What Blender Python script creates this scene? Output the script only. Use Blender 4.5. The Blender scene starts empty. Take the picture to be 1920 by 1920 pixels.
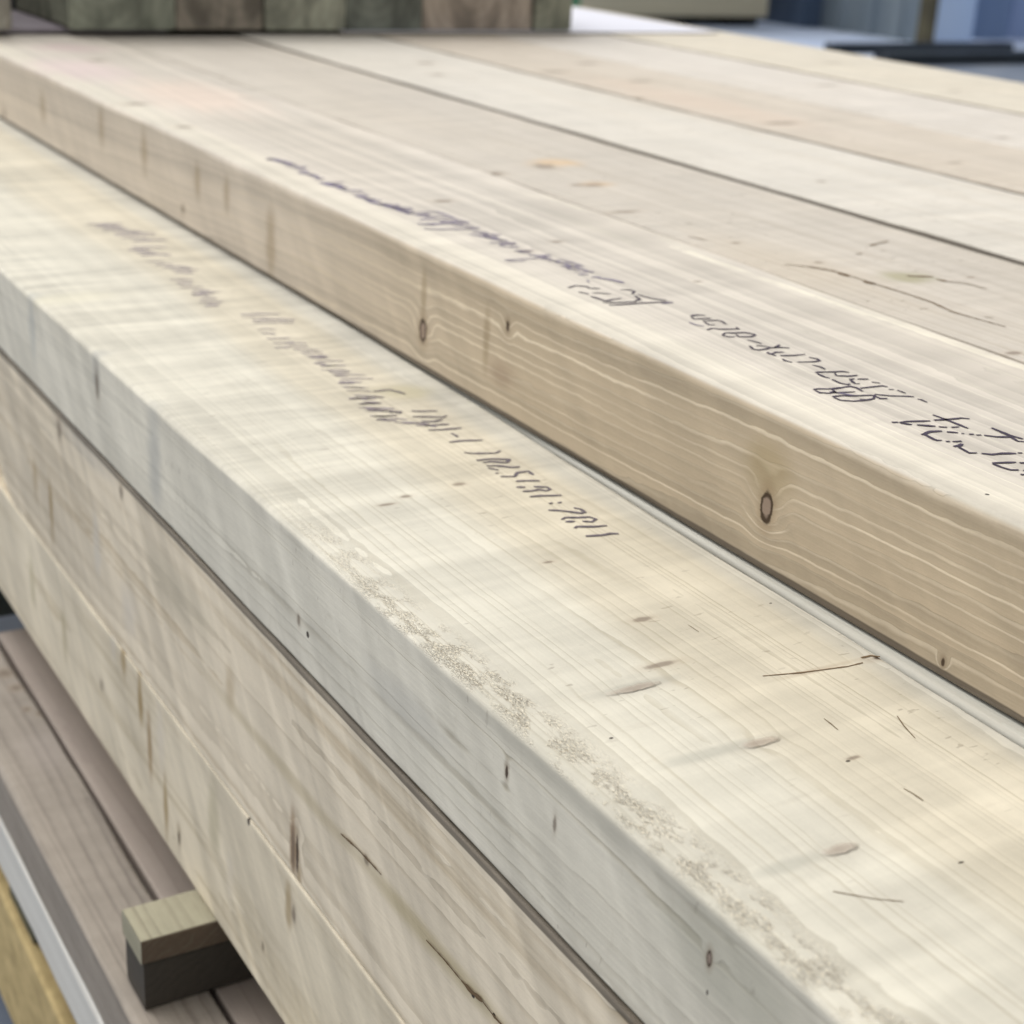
import bpy, bmesh, math, random
import numpy as np
from mathutils import Matrix, Vector
random.seed(7)
scn = bpy.context.scene
COL = scn.collection

# ------------------------------------------------------------------ camera
# the camera stands at (0, 0, CZ); world X across the timbers, Y along them, Z up (metres)
CZ = 1.0
FPX = 3000.0                                    # focal length in pixels of a 1920 px frame
RX = np.array([0.86296961, -0.50266969, 0.05105518])    # camera x (right) in world axes
RY = np.array([-0.14464693, -0.34260908, -0.92827598])  # camera down in world axes
RZ = np.array([0.48410816, 0.79368898, -0.36837085])    # camera forward in world axes
cam_data = bpy.data.cameras.new('camera')
cam = bpy.data.objects.new('camera', cam_data)
COL.objects.link(cam)
m = Matrix(((RX[0], -RY[0], -RZ[0], 0), (RX[1], -RY[1], -RZ[1], 0), (RX[2], -RY[2], -RZ[2], CZ), (0, 0, 0, 1)))
cam.matrix_world = m
cam_data.sensor_width = 36.0
cam_data.lens = 36.0 * FPX / 1920.0
cam_data.clip_start = 0.02
cam_data.clip_end = 200.0
cam_data.dof.use_dof = True
cam_data.dof.focus_distance = 0.64
cam_data.dof.aperture_fstop = 13.0
scn.camera = cam

# ------------------------------------------------------------------ daylight
world = bpy.data.worlds.new('World')
scn.world = world
world.use_nodes = True
wn = world.node_tree
bg = wn.nodes['Background']
sky = wn.nodes.new('ShaderNodeTexSky')
sky.sky_type = 'NISHITA'
sky.sun_disc = False
SUN_EL, SUN_AZ = math.radians(60), math.radians(-16)     # azimuth measured from +Y towards +X
sky.sun_elevation = SUN_EL
sky.sun_rotation = SUN_AZ
sky.dust_density = 4.0
hsv = wn.nodes.new('ShaderNodeHueSaturation')
hsv.inputs['Saturation'].default_value = 0.05
wn.links.new(sky.outputs[0], hsv.inputs['Color'])
wn.links.new(hsv.outputs[0], bg.inputs['Color'])
bg.inputs['Strength'].default_value = 0.15
sd = bpy.data.lights.new('sun', 'SUN')
sd.energy = 0.5
sd.angle = math.radians(60)
sd.color = (1.0, 0.96, 0.9)
sun = bpy.data.objects.new('sun', sd)
COL.objects.link(sun)
dirv = Vector((math.sin(SUN_AZ) * math.cos(SUN_EL), math.cos(SUN_AZ) * math.cos(SUN_EL), math.sin(SUN_EL)))
sun.rotation_euler = dirv.to_track_quat('Z', 'Y').to_euler()
scn.view_settings.view_transform = 'Standard'
scn.view_settings.look = 'None'
scn.view_settings.exposure = 0.47
scn.view_settings.gamma = 1.0
scn.view_settings.use_curve_mapping = False

# ------------------------------------------------------------------ where things stand
def ray(u, v):
    return (u - 960) * RX + (v - 960) * RY + FPX * RZ
def pz(u, v, z):            # point of the horizontal plane at height z (mm below the camera, negative)
    r = ray(u, v); t = (z / 1000.0) / r[2]
    return Vector((r[0] * t, r[1] * t, z / 1000.0 + CZ))
def px(u, v, x):            # point of the vertical plane x = const (mm)
    r = ray(u, v); t = (x / 1000.0) / r[0]
    return Vector((x / 1000.0, r[1] * t, r[2] * t + CZ))
def py(u, v, y):
    r = ray(u, v); t = (y / 1000.0) / r[1]
    return Vector((r[0] * t, y / 1000.0, r[2] * t + CZ))
ZA, ZB, ZC, ZCD, ZD, ZF, ZG, ZH = -210.3, -284.3, -350.5, -473.5, -575.5, -627.5, -674.5, -724.5
XA, XB = 441.0, 268.4

def tag(o, label, cat, group=None, kind=None):
    if kind: o['kind'] = kind
    if label: o['label'] = label
    if cat: o['category'] = cat
    if group: o['group'] = group
    return o

# ------------------------------------------------------------------ node helper
class E:
    """a socket or a number inside one node tree, with arithmetic"""
    def __init__(s, nt, v): s.nt, s.v = nt, v
    def m(s, op, *a, clamp=False):
        n = s.nt.nodes.new('ShaderNodeMath'); n.operation = op; n.use_clamp = clamp
        for i, q in enumerate((s,) + a):
            q = q.v if isinstance(q, E) else q
            if isinstance(q, (int, float)): n.inputs[i].default_value = q
            else: s.nt.links.new(q, n.inputs[i])
        return E(s.nt, n.outputs[0])
    def __add__(s, o): return s.m('ADD', o)
    def __sub__(s, o): return s.m('SUBTRACT', o)
    def __mul__(s, o): return s.m('MULTIPLY', o)
    def __truediv__(s, o): return s.m('DIVIDE', o)
    __radd__ = __add__
    __rmul__ = __mul__
    def __rsub__(s, o): return (s * -1.0) + o
    def sm(s, a, b, lo=0.0, hi=1.0):            # smoothstep (a > b runs downwards)
        n = s.nt.nodes.new('ShaderNodeMapRange'); n.interpolation_type = 'SMOOTHSTEP'
        s.nt.links.new(s.v, n.inputs[0])
        if a <= b: n.inputs[1].default_value, n.inputs[2].default_value, n.inputs[3].default_value, n.inputs[4].default_value = a, b, lo, hi
        else: n.inputs[1].default_value, n.inputs[2].default_value, n.inputs[3].default_value, n.inputs[4].default_value = b, a, hi, lo
        return E(s.nt, n.outputs[0])
class Mat:
    def __init__(s, name, rough=0.65, spec=0.25):
        s.mat = bpy.data.materials.new(name); s.mat.use_nodes = True
        s.nt = s.mat.node_tree
        s.b = s.nt.nodes['Principled BSDF']
        s.b.inputs['Roughness'].default_value = rough
        s.b.inputs['Specular IOR Level'].default_value = spec
        tc = s.nt.nodes.new('ShaderNodeTexCoord')
        s.P = tc.outputs['Object']
        sep = s.nt.nodes.new('ShaderNodeSeparateXYZ'); s.nt.links.new(s.P, sep.inputs[0])
        s.x, s.y, s.z = (E(s.nt, sep.outputs[i]) for i in range(3))
    def scale(s, v, P=None):
        n = s.nt.nodes.new('ShaderNodeVectorMath'); n.operation = 'MULTIPLY'
        s.nt.links.new(P or s.P, n.inputs[0]); n.inputs[1].default_value = v
        return n.outputs[0]
    def noise(s, v, detail=2.0, seed=0.0, rough=0.5, dist=0.0):
        n = s.nt.nodes.new('ShaderNodeTexNoise'); n.noise_dimensions = '4D'
        n.inputs['W'].default_value = seed; n.inputs['Scale'].default_value = 1.0
        n.inputs['Detail'].default_value = detail; n.inputs['Roughness'].default_value = rough
        n.inputs['Distortion'].default_value = dist
        s.nt.links.new(s.scale(v), n.inputs['Vector'])
        return E(s.nt, n.outputs['Fac'])
    def dist(s, c, r):                          # ellipsoid distance
        n = s.nt.nodes.new('ShaderNodeVectorMath'); n.operation = 'SUBTRACT'
        s.nt.links.new(s.P, n.inputs[0]); n.inputs[1].default_value = c
        q = s.scale((1 / r[0], 1 / r[1], 1 / r[2]), n.outputs[0])
        l = s.nt.nodes.new('ShaderNodeVectorMath'); l.operation = 'LENGTH'
        s.nt.links.new(q, l.inputs[0])
        return E(s.nt, l.outputs['Value'])
    def mix(s, fac, a, b, mode='MIX'):
        n = s.nt.nodes.new('ShaderNodeMix'); n.data_type = 'RGBA'; n.blend_type = mode; n.clamp_factor = True
        for i, q in ((0, fac), (6, a), (7, b)):
            q = q.v if isinstance(q, E) else q
            if isinstance(q, (int, float)): n.inputs[i].default_value = q
            elif isinstance(q, tuple): n.inputs[i].default_value = q + (1.0,) if len(q) == 3 else q
            else: s.nt.links.new(q, n.inputs[i])
        return n.outputs[2]
    def color(s, c):
        if isinstance(c, tuple): s.b.inputs['Base Color'].default_value = c + (1.0,)
        else: s.nt.links.new(c, s.b.inputs['Base Color'])
    def bump(s, h, dist=0.0004, strength=1.0):
        n = s.nt.nodes.new('ShaderNodeBump')
        n.inputs['Distance'].default_value = dist; n.inputs['Strength'].default_value = strength
        s.nt.links.new(h.v, n.inputs['Height']); s.nt.links.new(n.outputs[0], s.b.inputs['Normal'])

def lin(r, g, b):
    f = lambda c: (c / 255 / 12.92) if c <= 10 else ((c / 255 + 0.055) / 1.055) ** 2.4
    return (f(r), f(g), f(b))

def wood(name, origin, base, late, pith=(0.05, -0.12), spacing=0.005, amt=0.6, line=(0.45, 0.9, 0.97),
         wob=0.006, wob2=0.0008, drift=0.0, blotch=0.10, fibre=0.10, chatter=0.0, curl=0.0, rt=0.06, flecks=0.0, jag=0.35, irr=3.0, fade=None, knots=(), zones=(), stains=(),
         fuzz=None, front_shade=None, seam_shade=(), far=None, side=None, bump=0.0003, rough=0.68, seed=1.0, warpk=0.012, warm=0.0):
    """Sawn pine. Growth rings round a pith line give matching grain on every face.
    knots: (world point, radii, style); zones: (x0, x1, soft, colour, amount); stains: (point, radii, colour, amount)"""
    M = Mat(name, rough)
    O = Vector(origin)
    x, y, z = M.x, M.y, M.z
    n1 = M.noise((7, 1.3, 7), 2.0, seed)
    n2 = M.noise((45, 9, 45), 2.0, seed + 3)
    dx = x - (y * drift) - pith[0]
    dz = z - pith[1]
    r = (dx * dx + dz * dz).m('SQRT')
    r = r + (n1 - 0.5) * (wob * 2) + (n2 - 0.5) * (wob2 * 2)
    kd = []
    for k in knots:
        c = Vector(k[0]) - O
        rr = k[1]
        d = M.dist(tuple(c), rr)
        kd.append(d)
        if k[2] in ('ring', 'knot', 'swirl'):
            s = k[3] if len(k) > 3 else 1.0
            big = M.dist(tuple(c), tuple(q * 4.0 if i != 1 else q * 5.5 for i, q in enumerate(rr)))
            r = r + big.sm(0.9, 0.05) * (warpk * s)
    n3 = M.noise((120, 60, 120), 2.0, seed + 9)
    g = r * (1.0 / spacing) + (M.noise((25, 4, 25), 1.0, seed + 8) - 0.5) * 0.9 + (n3 - 0.5) * jag + (M.noise((70, 0.4, 70), 1.0, seed + 7) - 0.5) * irr
    t = g.m('FRACT')
    wnz = M.nt.nodes.new('ShaderNodeTexWhiteNoise'); wnz.noise_dimensions = '1D'
    M.nt.links.new((g.m('FLOOR') + seed).v, wnz.inputs['W'])
    rv = E(M.nt, wnz.outputs['Value'])              # every ring has its own strength
    L = t.sm(line[0], line[1]) * t.sm(1.0, line[2])
    vary = M.noise((160, 3.0, 160), 2.0, seed + 5).sm(0.32, 0.66, 0.15, 1.0)
    Ls = L * vary * (rv * 0.75 + 0.4)
    if fade: Ls = Ls * y.sm(fade[0], fade[1], 1.0, fade[2])
    fib = M.noise((700, 18, 700), 3.0, seed + 11, 0.6)
    mott = M.noise((260, 120, 260), 2.0, seed + 12, 0.6)
    bl = M.noise((14, 5, 14), 3.0, seed + 15, 0.55)
    bl2 = M.noise((30, 11, 30), 2.0, seed + 17)
    b = base
    for i, zn in enumerate(zones):
        w = x + (M.noise((8, 2.2, 8), 2.0, seed + 20 + i) - 0.5) * zn[2] * 2
        w0, w1 = zn[0] / 1000 - O.x, zn[1] / 1000 - O.x
        mk = w.sm(w0 - zn[2] * 0.5, w0 + zn[2] * 0.5) * w.sm(w1 + zn[2] * 0.5, w1 - zn[2] * 0.5) * zn[4]
        b = M.mix(mk, b, zn[3])
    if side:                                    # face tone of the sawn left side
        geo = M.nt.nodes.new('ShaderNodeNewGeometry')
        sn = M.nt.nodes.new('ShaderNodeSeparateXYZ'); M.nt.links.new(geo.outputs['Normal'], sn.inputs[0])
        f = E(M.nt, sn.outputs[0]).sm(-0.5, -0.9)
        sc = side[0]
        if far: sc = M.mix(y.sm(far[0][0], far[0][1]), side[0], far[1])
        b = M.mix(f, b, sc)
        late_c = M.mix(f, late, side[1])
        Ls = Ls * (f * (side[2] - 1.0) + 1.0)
    else:
        late_c = late
    if front_shade:                                   # shade painted in brown on the face towards the camera
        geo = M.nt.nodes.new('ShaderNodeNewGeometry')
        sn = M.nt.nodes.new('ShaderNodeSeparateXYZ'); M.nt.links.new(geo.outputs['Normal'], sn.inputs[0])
        b = M.mix(E(M.nt, sn.outputs[1]).sm(-0.4, -0.8), b, front_shade)
    c = M.mix(Ls * amt, b, late_c)
    tone = 1.0 + (bl - 0.5) * (blotch * 2) + (bl2 - 0.5) * blotch + (fib - 0.5) * (fibre * 2) + (mott - 0.5) * fibre
    tone = tone + (rv - 0.5) * rt + (t - 0.5) * (rt * -0.8)
    grit = M.noise((1500, 700, 1500), 2.0, seed + 13, 0.6)
    tone = tone + (grit - 0.5) * 0.12
    geoU = M.nt.nodes.new('ShaderNodeNewGeometry'); snU = M.nt.nodes.new('ShaderNodeSeparateXYZ'); M.nt.links.new(geoU.outputs['Normal'], snU.inputs[0])
    upf = E(M.nt, snU.outputs[2]).sm(0.4, 0.8)
    if chatter:
        chatter = upf * chatter
        ch = M.noise((9, 75, 9), 2.0, seed + 30, 0.5).sm(0.35, 0.7)
        tone = tone + (ch - 0.5) * chatter * M.noise((4, 3, 4), 1.0, seed + 31).sm(0.35, 0.6) * y.sm(0.5, 0.85, 0.35, 1.0)
        ch2 = M.noise((22, 150, 22), 3.0, seed + 32, 0.6).sm(0.42, 0.6)
        tone = tone + (ch2 - 0.5) * chatter * 0.5 * y.sm(0.5, 0.85, 0.25, 1.0)
    if curl:                                    # cross-grain figure: soft bands running up the sawn face
        sk = M.nt.nodes.new('ShaderNodeCombineXYZ')
        for i_, q_ in enumerate((x, y - z * 0.9, z)): M.nt.links.new(q_.v, sk.inputs[i_])
        keep, M.P = M.P, sk.outputs[0]
        cu = M.noise((3, 22, 5), 2.0, seed + 33, 0.5, 0.8).sm(0.32, 0.68)
        cu2 = M.noise((5, 52, 10), 2.0, seed + 34, 0.5, 0.8).sm(0.40, 0.66)
        M.P = keep
        tone = tone + (cu - 0.55) * curl + (cu2 - 0.5) * (curl * 0.5)
    cc = M.nt.nodes.new('ShaderNodeCombineXYZ')
    for i in range(3): M.nt.links.new(tone.v, cc.inputs[i])
    c = M.mix(1.0, c, cc.outputs[0], 'MULTIPLY')
    # faint warm / grey drift of the wood itself
    hu = M.noise((6, 2.5, 6), 2.0, seed + 40)
    c = M.mix(hu.sm(0.35, 0.75) * 0.3, c, M.mix(1.0, c, (1.0, 0.965, 0.90), 'MULTIPLY'))
    for i, st in enumerate(stains):
        cw = Vector(st[0]) - O
        d = M.dist(tuple(cw), st[1]) + (M.noise((60, 14, 60), 2.0, seed + 50 + i) - 0.5) * 0.9
        c = M.mix(d.sm(1.15, 0.25) * st[3], c, st[2])
    if flecks:
        fk = M.noise((95, 330, 95), 2.0, seed + 85, 0.5).sm(0.645, 0.69) * M.noise((12, 12, 12), 1.0, seed + 86).sm(0.45, 0.6)
        c = M.mix(fk * flecks, c, (0.15, 0.11, 0.075))
        sm_ = M.noise((38, 140, 38), 3.0, seed + 87, 0.6).sm(0.58, 0.72)
        c = M.mix(sm_ * flecks * 0.3, c, (0.36, 0.30, 0.22))
    for gz0, gz1 in seam_shade:                      # gap shade painted along the arris where layers meet (mm below the top)
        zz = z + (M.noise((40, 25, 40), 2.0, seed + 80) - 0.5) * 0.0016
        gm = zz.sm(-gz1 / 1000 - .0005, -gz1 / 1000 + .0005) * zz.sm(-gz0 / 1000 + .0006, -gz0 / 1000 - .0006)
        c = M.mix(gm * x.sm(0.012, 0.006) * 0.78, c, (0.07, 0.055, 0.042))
    h = Ls * -0.35 + fib * 0.5 + mott * 0.35
    for k, d in zip(knots, kd):
        dn = d + (M.noise((230, 90, 230), 3.0, seed + 70, 0.6) - 0.5) * 0.8
        st = k[2]
        if st == 'ring':
            ring = dn.sm(0.5, 0.8) * dn.sm(1.15, 0.9)
            c = M.mix(dn.sm(2.3, 0.9) * 0.35, c, (0.26, 0.17, 0.09))
            c = M.mix(dn.sm(0.95, 0.75) * 0.8, c, (0.27, 0.20, 0.16))
            c = M.mix(ring * 0.95, c, (0.045, 0.026, 0.013))
        elif st == 'knot':
            c = M.mix(dn.sm(2.4, 0.8) * 0.35, c, (0.25, 0.17, 0.10))
            c = M.mix(dn.sm(1.1, 0.55) * 0.92, c, (0.055, 0.032, 0.018))
        elif st == 'dot':
            c = M.mix(d.sm(1.2, 0.8) * 0.95, c, (0.03, 0.02, 0.015))
        elif st == 'soft':
            c = M.mix(dn.sm(2.2, 0.8) * 0.18, c, (0.36, 0.27, 0.18))
            c = M.mix(dn.sm(1.2, 0.4) * 0.7, c, (0.17, 0.13, 0.095))
        elif st == 'swirl':
            c = M.mix(dn.sm(2.6, 0.9) * 0.22, c, (0.30, 0.27, 0.22))
            c = M.mix(dn.sm(1.2, 0.6) * 0.4, c, (0.36, 0.27, 0.21))
            c = M.mix(dn.sm(0.9, 0.2) * 0.35, c, (0.20, 0.16, 0.12))
            h = h + dn.sm(1.2, 0.6) * 4.0
    if fuzz:
        x0, x1 = fuzz[0] / 1000 - O.x, fuzz[1] / 1000 - O.x
        w = x + (M.noise((18, 7, 18), 2.0, seed + 60) - 0.5) * 0.02
        up = z.sm(-0.004, -0.001)
        strip = w.sm(x0 - 0.003, x0 + 0.003) * w.sm(x1 + 0.006, x1 - 0.006) * up
        strip = strip * M.noise((130, 60, 130), 3.0, seed + 61, 0.65).sm(0.42, 0.56)
        strip = strip * y.sm(0.72, 0.5)
        fz = M.noise((1300, 620, 1300), 2.0, seed + 62, 0.65, 1.0)
        hole = fz.sm(0.46, 0.38) * strip
        c = M.mix(hole * 0.6, c, (0.26, 0.19, 0.11))
        c = M.mix(strip * fz.sm(0.50, 0.58) * 0.8, c, (0.78, 0.70, 0.54))
        h = h + strip * (fz - 0.5) * 6.5
    M.color(c)
    M.bump(h, bump)
    return M.mat

# ------------------------------------------------------------------ mesh helpers
def link(name, me, mat, parent=None, loc=None):
    o = bpy.data.objects.new(name, me)
    COL.objects.link(o)
    if mat: me.materials.append(mat)
    if parent: o.parent = parent
    if loc is not None: o.location = loc
    return o

def beam_mesh(x0, x1, y0, y1, z0, z1, origin, rad=(3, 3, 3, 3), step=0.02, wave=0.4, corner=None, ease=0.6, seed=0, dxl=None, dxr=None):
    """a sawn timber lofted along Y; mm in, metres out; rad = radius at (left-top, right-top, right-bottom, left-bottom)"""
    rnd = random.Random(seed)
    O = Vector(origin)
    n = max(2, int((y1 - y0) / 1000 / step))
    bm = bmesh.new()
    rings = []
    ph = [rnd.uniform(0, 6.28) for _ in range(8)]
    K = 5
    for i in range(n + 1):
        yy = y0 + (y1 - y0) * i / n
        Y = yy / 1000.0
        R = list(rad)
        if corner: R = corner(yy, R)
        xl = x0 + (dxl(yy) if dxl else 0.0); xr = x1 + (dxr(yy) if dxr else 0.0)
        cor = [(xl, z1, 90, 180, R[0]), (xl, z0, 180, 270, R[3]), (xr, z0, 270, 360, R[2]), (xr, z1, 0, 90, R[1])]
        pts = []
        for ci, (cx, cz, a0, a1, rr) in enumerate(cor):
            sx = 1 if cx == xl else -1
            sz = 1 if cz == z0 else -1
            wv = wave * (math.sin(Y * 17 + ph[ci]) + 0.6 * math.sin(Y * 41 + ph[ci + 4]) + rnd.uniform(-.35, .35))
            r2 = max(0.6, rr + wv)
            ox, oz = cx + sx * r2, cz + sz * r2
            e = ease
            arc = []
            for k in range(K + 1):
                a = math.radians(a0 + (a1 - a0) * k / K)
                arc.append((ox + r2 * math.cos(a), oz + r2 * math.sin(a)))
            # a support loop just inside the flat faces keeps them flat shaded
            first, last = arc[0], arc[-1]
            a = math.radians(a0); f = (first[0] + e * math.sin(a), first[1] - e * math.cos(a))
            a = math.radians(a1); l = (last[0] - e * math.sin(a), last[1] + e * math.cos(a))
            pts += [f] + arc + [l]
        rings.append([bm.verts.new((p[0] / 1000 - O.x, Y - O.y, p[1] / 1000 + CZ - O.z)) for p in pts])
    m_ = len(rings[0])
    for i in range(n):
        for k in range(m_):
            bm.faces.new((rings[i][k], rings[i][(k + 1) % m_], rings[i + 1][(k + 1) % m_], rings[i + 1][k]))
    bm.faces.new(rings[0][::-1]); bm.faces.new(rings[-1])
    bmesh.ops.recalc_face_normals(bm, faces=bm.faces)
    for f in bm.faces: f.smooth = len(f.verts) == 4
    for e_ in bm.edges:
        if any(len(f.verts) > 4 for f in e_.link_faces): e_.smooth = False
    me = bpy.data.meshes.new('timber'); bm.to_mesh(me); bm.free()
    return me

def org(x0, z1): return Vector((x0 / 1000, 0.0, z1 / 1000 + CZ))

def box_mesh(p0, p1, O, bev=0.0, cuts=0):
    bm = bmesh.new()
    bmesh.ops.create_cube(bm, size=1.0)
    for v in bm.verts:
        v.co = Vector([(a + b) / 2 + v.co[i] * (b - a) - O[i] for i, (a, b) in enumerate(zip(p0, p1))])
    if bev: bmesh.ops.bevel(bm, geom=list(bm.edges), offset=bev, segments=2, affect='EDGES', profile=0.6)
    me = bpy.data.meshes.new('box'); bm.to_mesh(me); bm.free()
    return me

def ribbon(bm, pts, w, taper=0.35, n=(0, 0, 1), jit=0.0, off=0.0003):
    """a flat stroke of width w (m) along world points, lying just above the face whose normal is n"""
    N = Vector(n)
    # resample
    P = []
    for a, b in zip(pts[:-1], pts[1:]):
        k = max(1, int((b - a).length / 0.0022))
        for i in range(k): P.append(a.lerp(b, i / k))
    P.append(pts[-1])
    L = None
    for i, p in enumerate(P):
        t = (P[min(i + 1, len(P) - 1)] - P[max(i - 1, 0)])
        if t.length < 1e-9: continue
        s = N.cross(t.normalized())
        u = i / max(1, len(P) - 1)
        ww = w * (1 - taper * (abs(2 * u - 1) ** 3)) * random.uniform(1 - jit, 1 + jit) / 2
        q = p + N * off
        cur = (bm.verts.new(q + s * ww), bm.verts.new(q - s * ww))
        if L: bm.faces.new((L[0], L[1], cur[1], cur[0]))
        L = cur

def strokes_obj(name, mat, parent, items, plane, n=(0, 0, 1), off=0.0003, jit=0.25, gap=8, label=None):
    """items: (width_mm, [(u, v), ...]) traced on the face; one mesh"""
    O = parent.location
    items = sorted(items, key=lambda it: it[1][0][0])
    groups = []; end = None                     # words far apart become pieces of their own
    for it in items:
        a, b = min(p[0] for p in it[1]), max(p[0] for p in it[1])
        if end is None or a > end + gap: groups.append([]); end = b
        groups[-1].append(it); end = max(end, b)
    if gap < 0: groups = [[it] for it in items]
    out = []
    for g in groups:
        bm = bmesh.new()
        for w, pl in g:
            ribbon(bm, [plane(u, v) - O for u, v in pl], w / 1000.0, n=n, jit=jit, off=off)
        me = bpy.data.meshes.new(name); bm.to_mesh(me); bm.free()
        out.append(link(name, me, mat, parent))
        if label: out[-1]['label'] = label
    return out

def simple(name, c, c2=None, sc=(8, 8, 8), rough=0.6, amt=1.0, seed=1, spec=0.3, metal=0.0, bump=0.0):
    M = Mat(name, rough, spec)
    M.b.inputs['Metallic'].default_value = metal
    if c2:
        nz = M.noise(sc, 4.0, seed, 0.6)
        M.color(M.mix(nz.sm(0.3, 0.7) * amt, c, c2))
        if bump: M.bump(nz, bump)
    else: M.color(c)
    return M.mat

# ------------------------------------------------------------------ setting
def sheet(name, x0, x1, y0, y1, z, mat):
    bm = bmesh.new()
    bm.faces.new([bm.verts.new(p) for p in ((x0, y0, z), (x1, y0, z), (x1, y1, z), (x0, y1, z))])
    me = bpy.data.meshes.new(name); bm.to_mesh(me); bm.free()
    o = link(name, me, mat); o['kind'] = 'structure'
    return o
sheet('ground', -60, 90, -60, 120, 0.0, simple('asphalt', lin(92, 102, 118), lin(112, 120, 132), (3, 3, 3), 0.6, seed=3))
sheet('floor', 2, 40, 8.05, 40, 0.004, simple('concrete', lin(176, 190, 216), lin(196, 208, 228), (1.2, 2.0, 1), 0.45, seed=5, spec=0.4))

# ------------------------------------------------------------------ top layer of timbers
TOPG = 'timbers of the top layer'
LOWG = 'timbers of the stepped layers below'
A_edges = [(441, 613), (616.0, 788.5), (792.5, 976.5), (981, 1157.5), (1160.5, 1350.0), (1354.5, 1588)]
A_dz = [0.0, -0.4, 2.2, 3.4, 3.6, 5.0]
T_top = [lambda u, v, d=d: pz(u, v, ZA + d) for d in A_dz]

a1k = [
    (px(1437, 952, XA), (.02, .0042, .0074), 'ring', 1.0),
    (px(793, 620, XA), (.02, .0046, .0078), 'ring', 0.9),
    (px(952, 612, XA), (.012, .0022, .0036), 'knot', 0.5),
    (px(1768, 1242, XA), (.008, .0011, .0020), 'knot', 0.5),
    (px(343, 392, XA), (.012, .0045, .0045), 'soft'),
    (px(8, 215, XA), (.012, .006, .0075), 'soft'),
    (pz(830, 377, ZA), (.0085, .0052, .006), 'soft'),
    (pz(1045, 453, ZA), (.0046, .0030, .004), 'soft'),
    (pz(345, 238, ZA), (.008, .007, .006), 'soft'),
    (pz(255, 195, ZA), (.013, .008, .006), 'soft'),
    (pz(182, 113, ZA), (.012, .010, .006), 'soft'),
    (pz(985, 471, ZA), (.006, .003, .004), 'soft'),
    (pz(1851, 927, ZA), (.0009, .0009, .002), 'dot'),
    (pz(1308, 528, ZA), (.003, .002, .004), 'soft'),
]
a1_st = []
TAN = lin(150, 132, 104)
for u, v0, v1, w in ((795, 500, 600, .005), (912, 575, 700, .005), (425, 330, 400, .009), (508, 390, 520, .012), (190, 200, 280, .012), (270, 240, 330, .012), (80, 170, 230, .012), (370, 300, 380, .01)):
    p = px(u, (v0 + v1) / 2, XA); q = px(u, v1, XA)
    a1_st.append((p, (.02, w, max(.012, abs(p.z - q.z) * 1.2)), TAN, 0.55))
a1_st.append((px(940, 700, XA), (.02, .02, .010), lin(150, 128, 108), 0.5))
a1_st.append((px(1440, 880, XA), (.02, .02, .018), lin(160, 142, 104), 0.5))
a1_st.append((pz(150, 130, ZA), (.06, .12, .01), lin(200, 176, 178), 0.45))
a1_st.append((pz(130, 90, ZA), (.05, .06, .01), lin(176, 146, 150), 0.4))
a1_st.append((pz(360, 180, ZA), (.07, .16, .01), lin(222, 196, 178), 0.4))
woods = []
O1 = org(441, ZA)
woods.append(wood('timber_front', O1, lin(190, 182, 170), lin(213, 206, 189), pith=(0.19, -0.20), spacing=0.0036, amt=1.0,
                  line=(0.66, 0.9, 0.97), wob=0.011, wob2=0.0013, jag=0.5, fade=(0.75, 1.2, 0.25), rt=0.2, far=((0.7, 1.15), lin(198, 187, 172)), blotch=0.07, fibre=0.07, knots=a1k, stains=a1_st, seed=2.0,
                  side=(lin(182, 167, 144), lin(220, 206, 182), 1.15), bump=0.0003, warpk=0.0065, seam_shade=((69.6, 75.0),), curl=0.10, drift=0.02,
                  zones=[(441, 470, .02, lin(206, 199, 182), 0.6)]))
specs = [  # base, late, extras
    (lin(188, 180, 168), lin(166, 154, 136), dict(blotch=0.09, seed=12, pith=(0.12, -0.05), spacing=0.0060, amt=0.6)),
    (lin(200, 194, 183), lin(184, 172, 154), dict(blotch=0.08, seed=23, pith=(0.02, -0.2), spacing=0.0070, amt=0.6)),
    (lin(192, 182, 168), lin(172, 158, 138), dict(blotch=0.08, seed=34, pith=(0.1, -0.1), spacing=0.0080, amt=0.6)),
    (lin(199, 192, 182), lin(184, 173, 158), dict(blotch=0.06, seed=45, pith=(0.1, -0.25), spacing=0.0060, amt=0.6)),
    (lin(198, 190, 174), lin(182, 170, 150), dict(blotch=0.07, seed=56, pith=(0.05, -0.12), spacing=0.0070, amt=0.6)),
]
kn = {
    1: [((1020, 312), (.010, .012, .006), 'soft'), ((1112, 347), (.010, .006, .006), 'soft'), ((930, 325), (.008, .006, .006), 'soft'),
        ((1172, 397), (.014, .004, .006), 'soft'), ((1082, 347), (.006, .004, .006), 'soft'), ((1900, 662), (.006, .003, .006), 'soft'),
        ((1380, 455), (.004, .003, .006), 'soft'), ((1535, 492), (.004, .003, .006), 'soft'), ((1820, 520), (.004, .002, .006), 'soft')],
    2: [((1122, 262), (.004, .006, .006), 'knot', 0.3), ((800, 118), (.012, .01, .006), 'soft'), ((1540, 340), (.004, .004, .006), 'soft'), ((820, 140), (.01, .008, .006), 'soft')],
    3: [((1040, 134), (.020, .010, .006), 'soft'), ((1100, 119), (.018, .010, .006), 'soft'), ((1203, 152), (.018, .009, .006), 'soft'),
        ((1465, 231), (.022, .008, .006), 'soft'), ((1190, 184), (.016, .006, .006), 'soft'), ((1790, 305), (.010, .004, .006), 'soft')],
    4: [((1880, 258), (.008, .004, .006), 'soft'), ((1550, 160), (.02, .006, .006), 'soft')],
    5: [((1560, 118), (.02, .006, .006), 'soft'), ((1790, 170), (.015, .005, .006), 'soft')],
}
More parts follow.
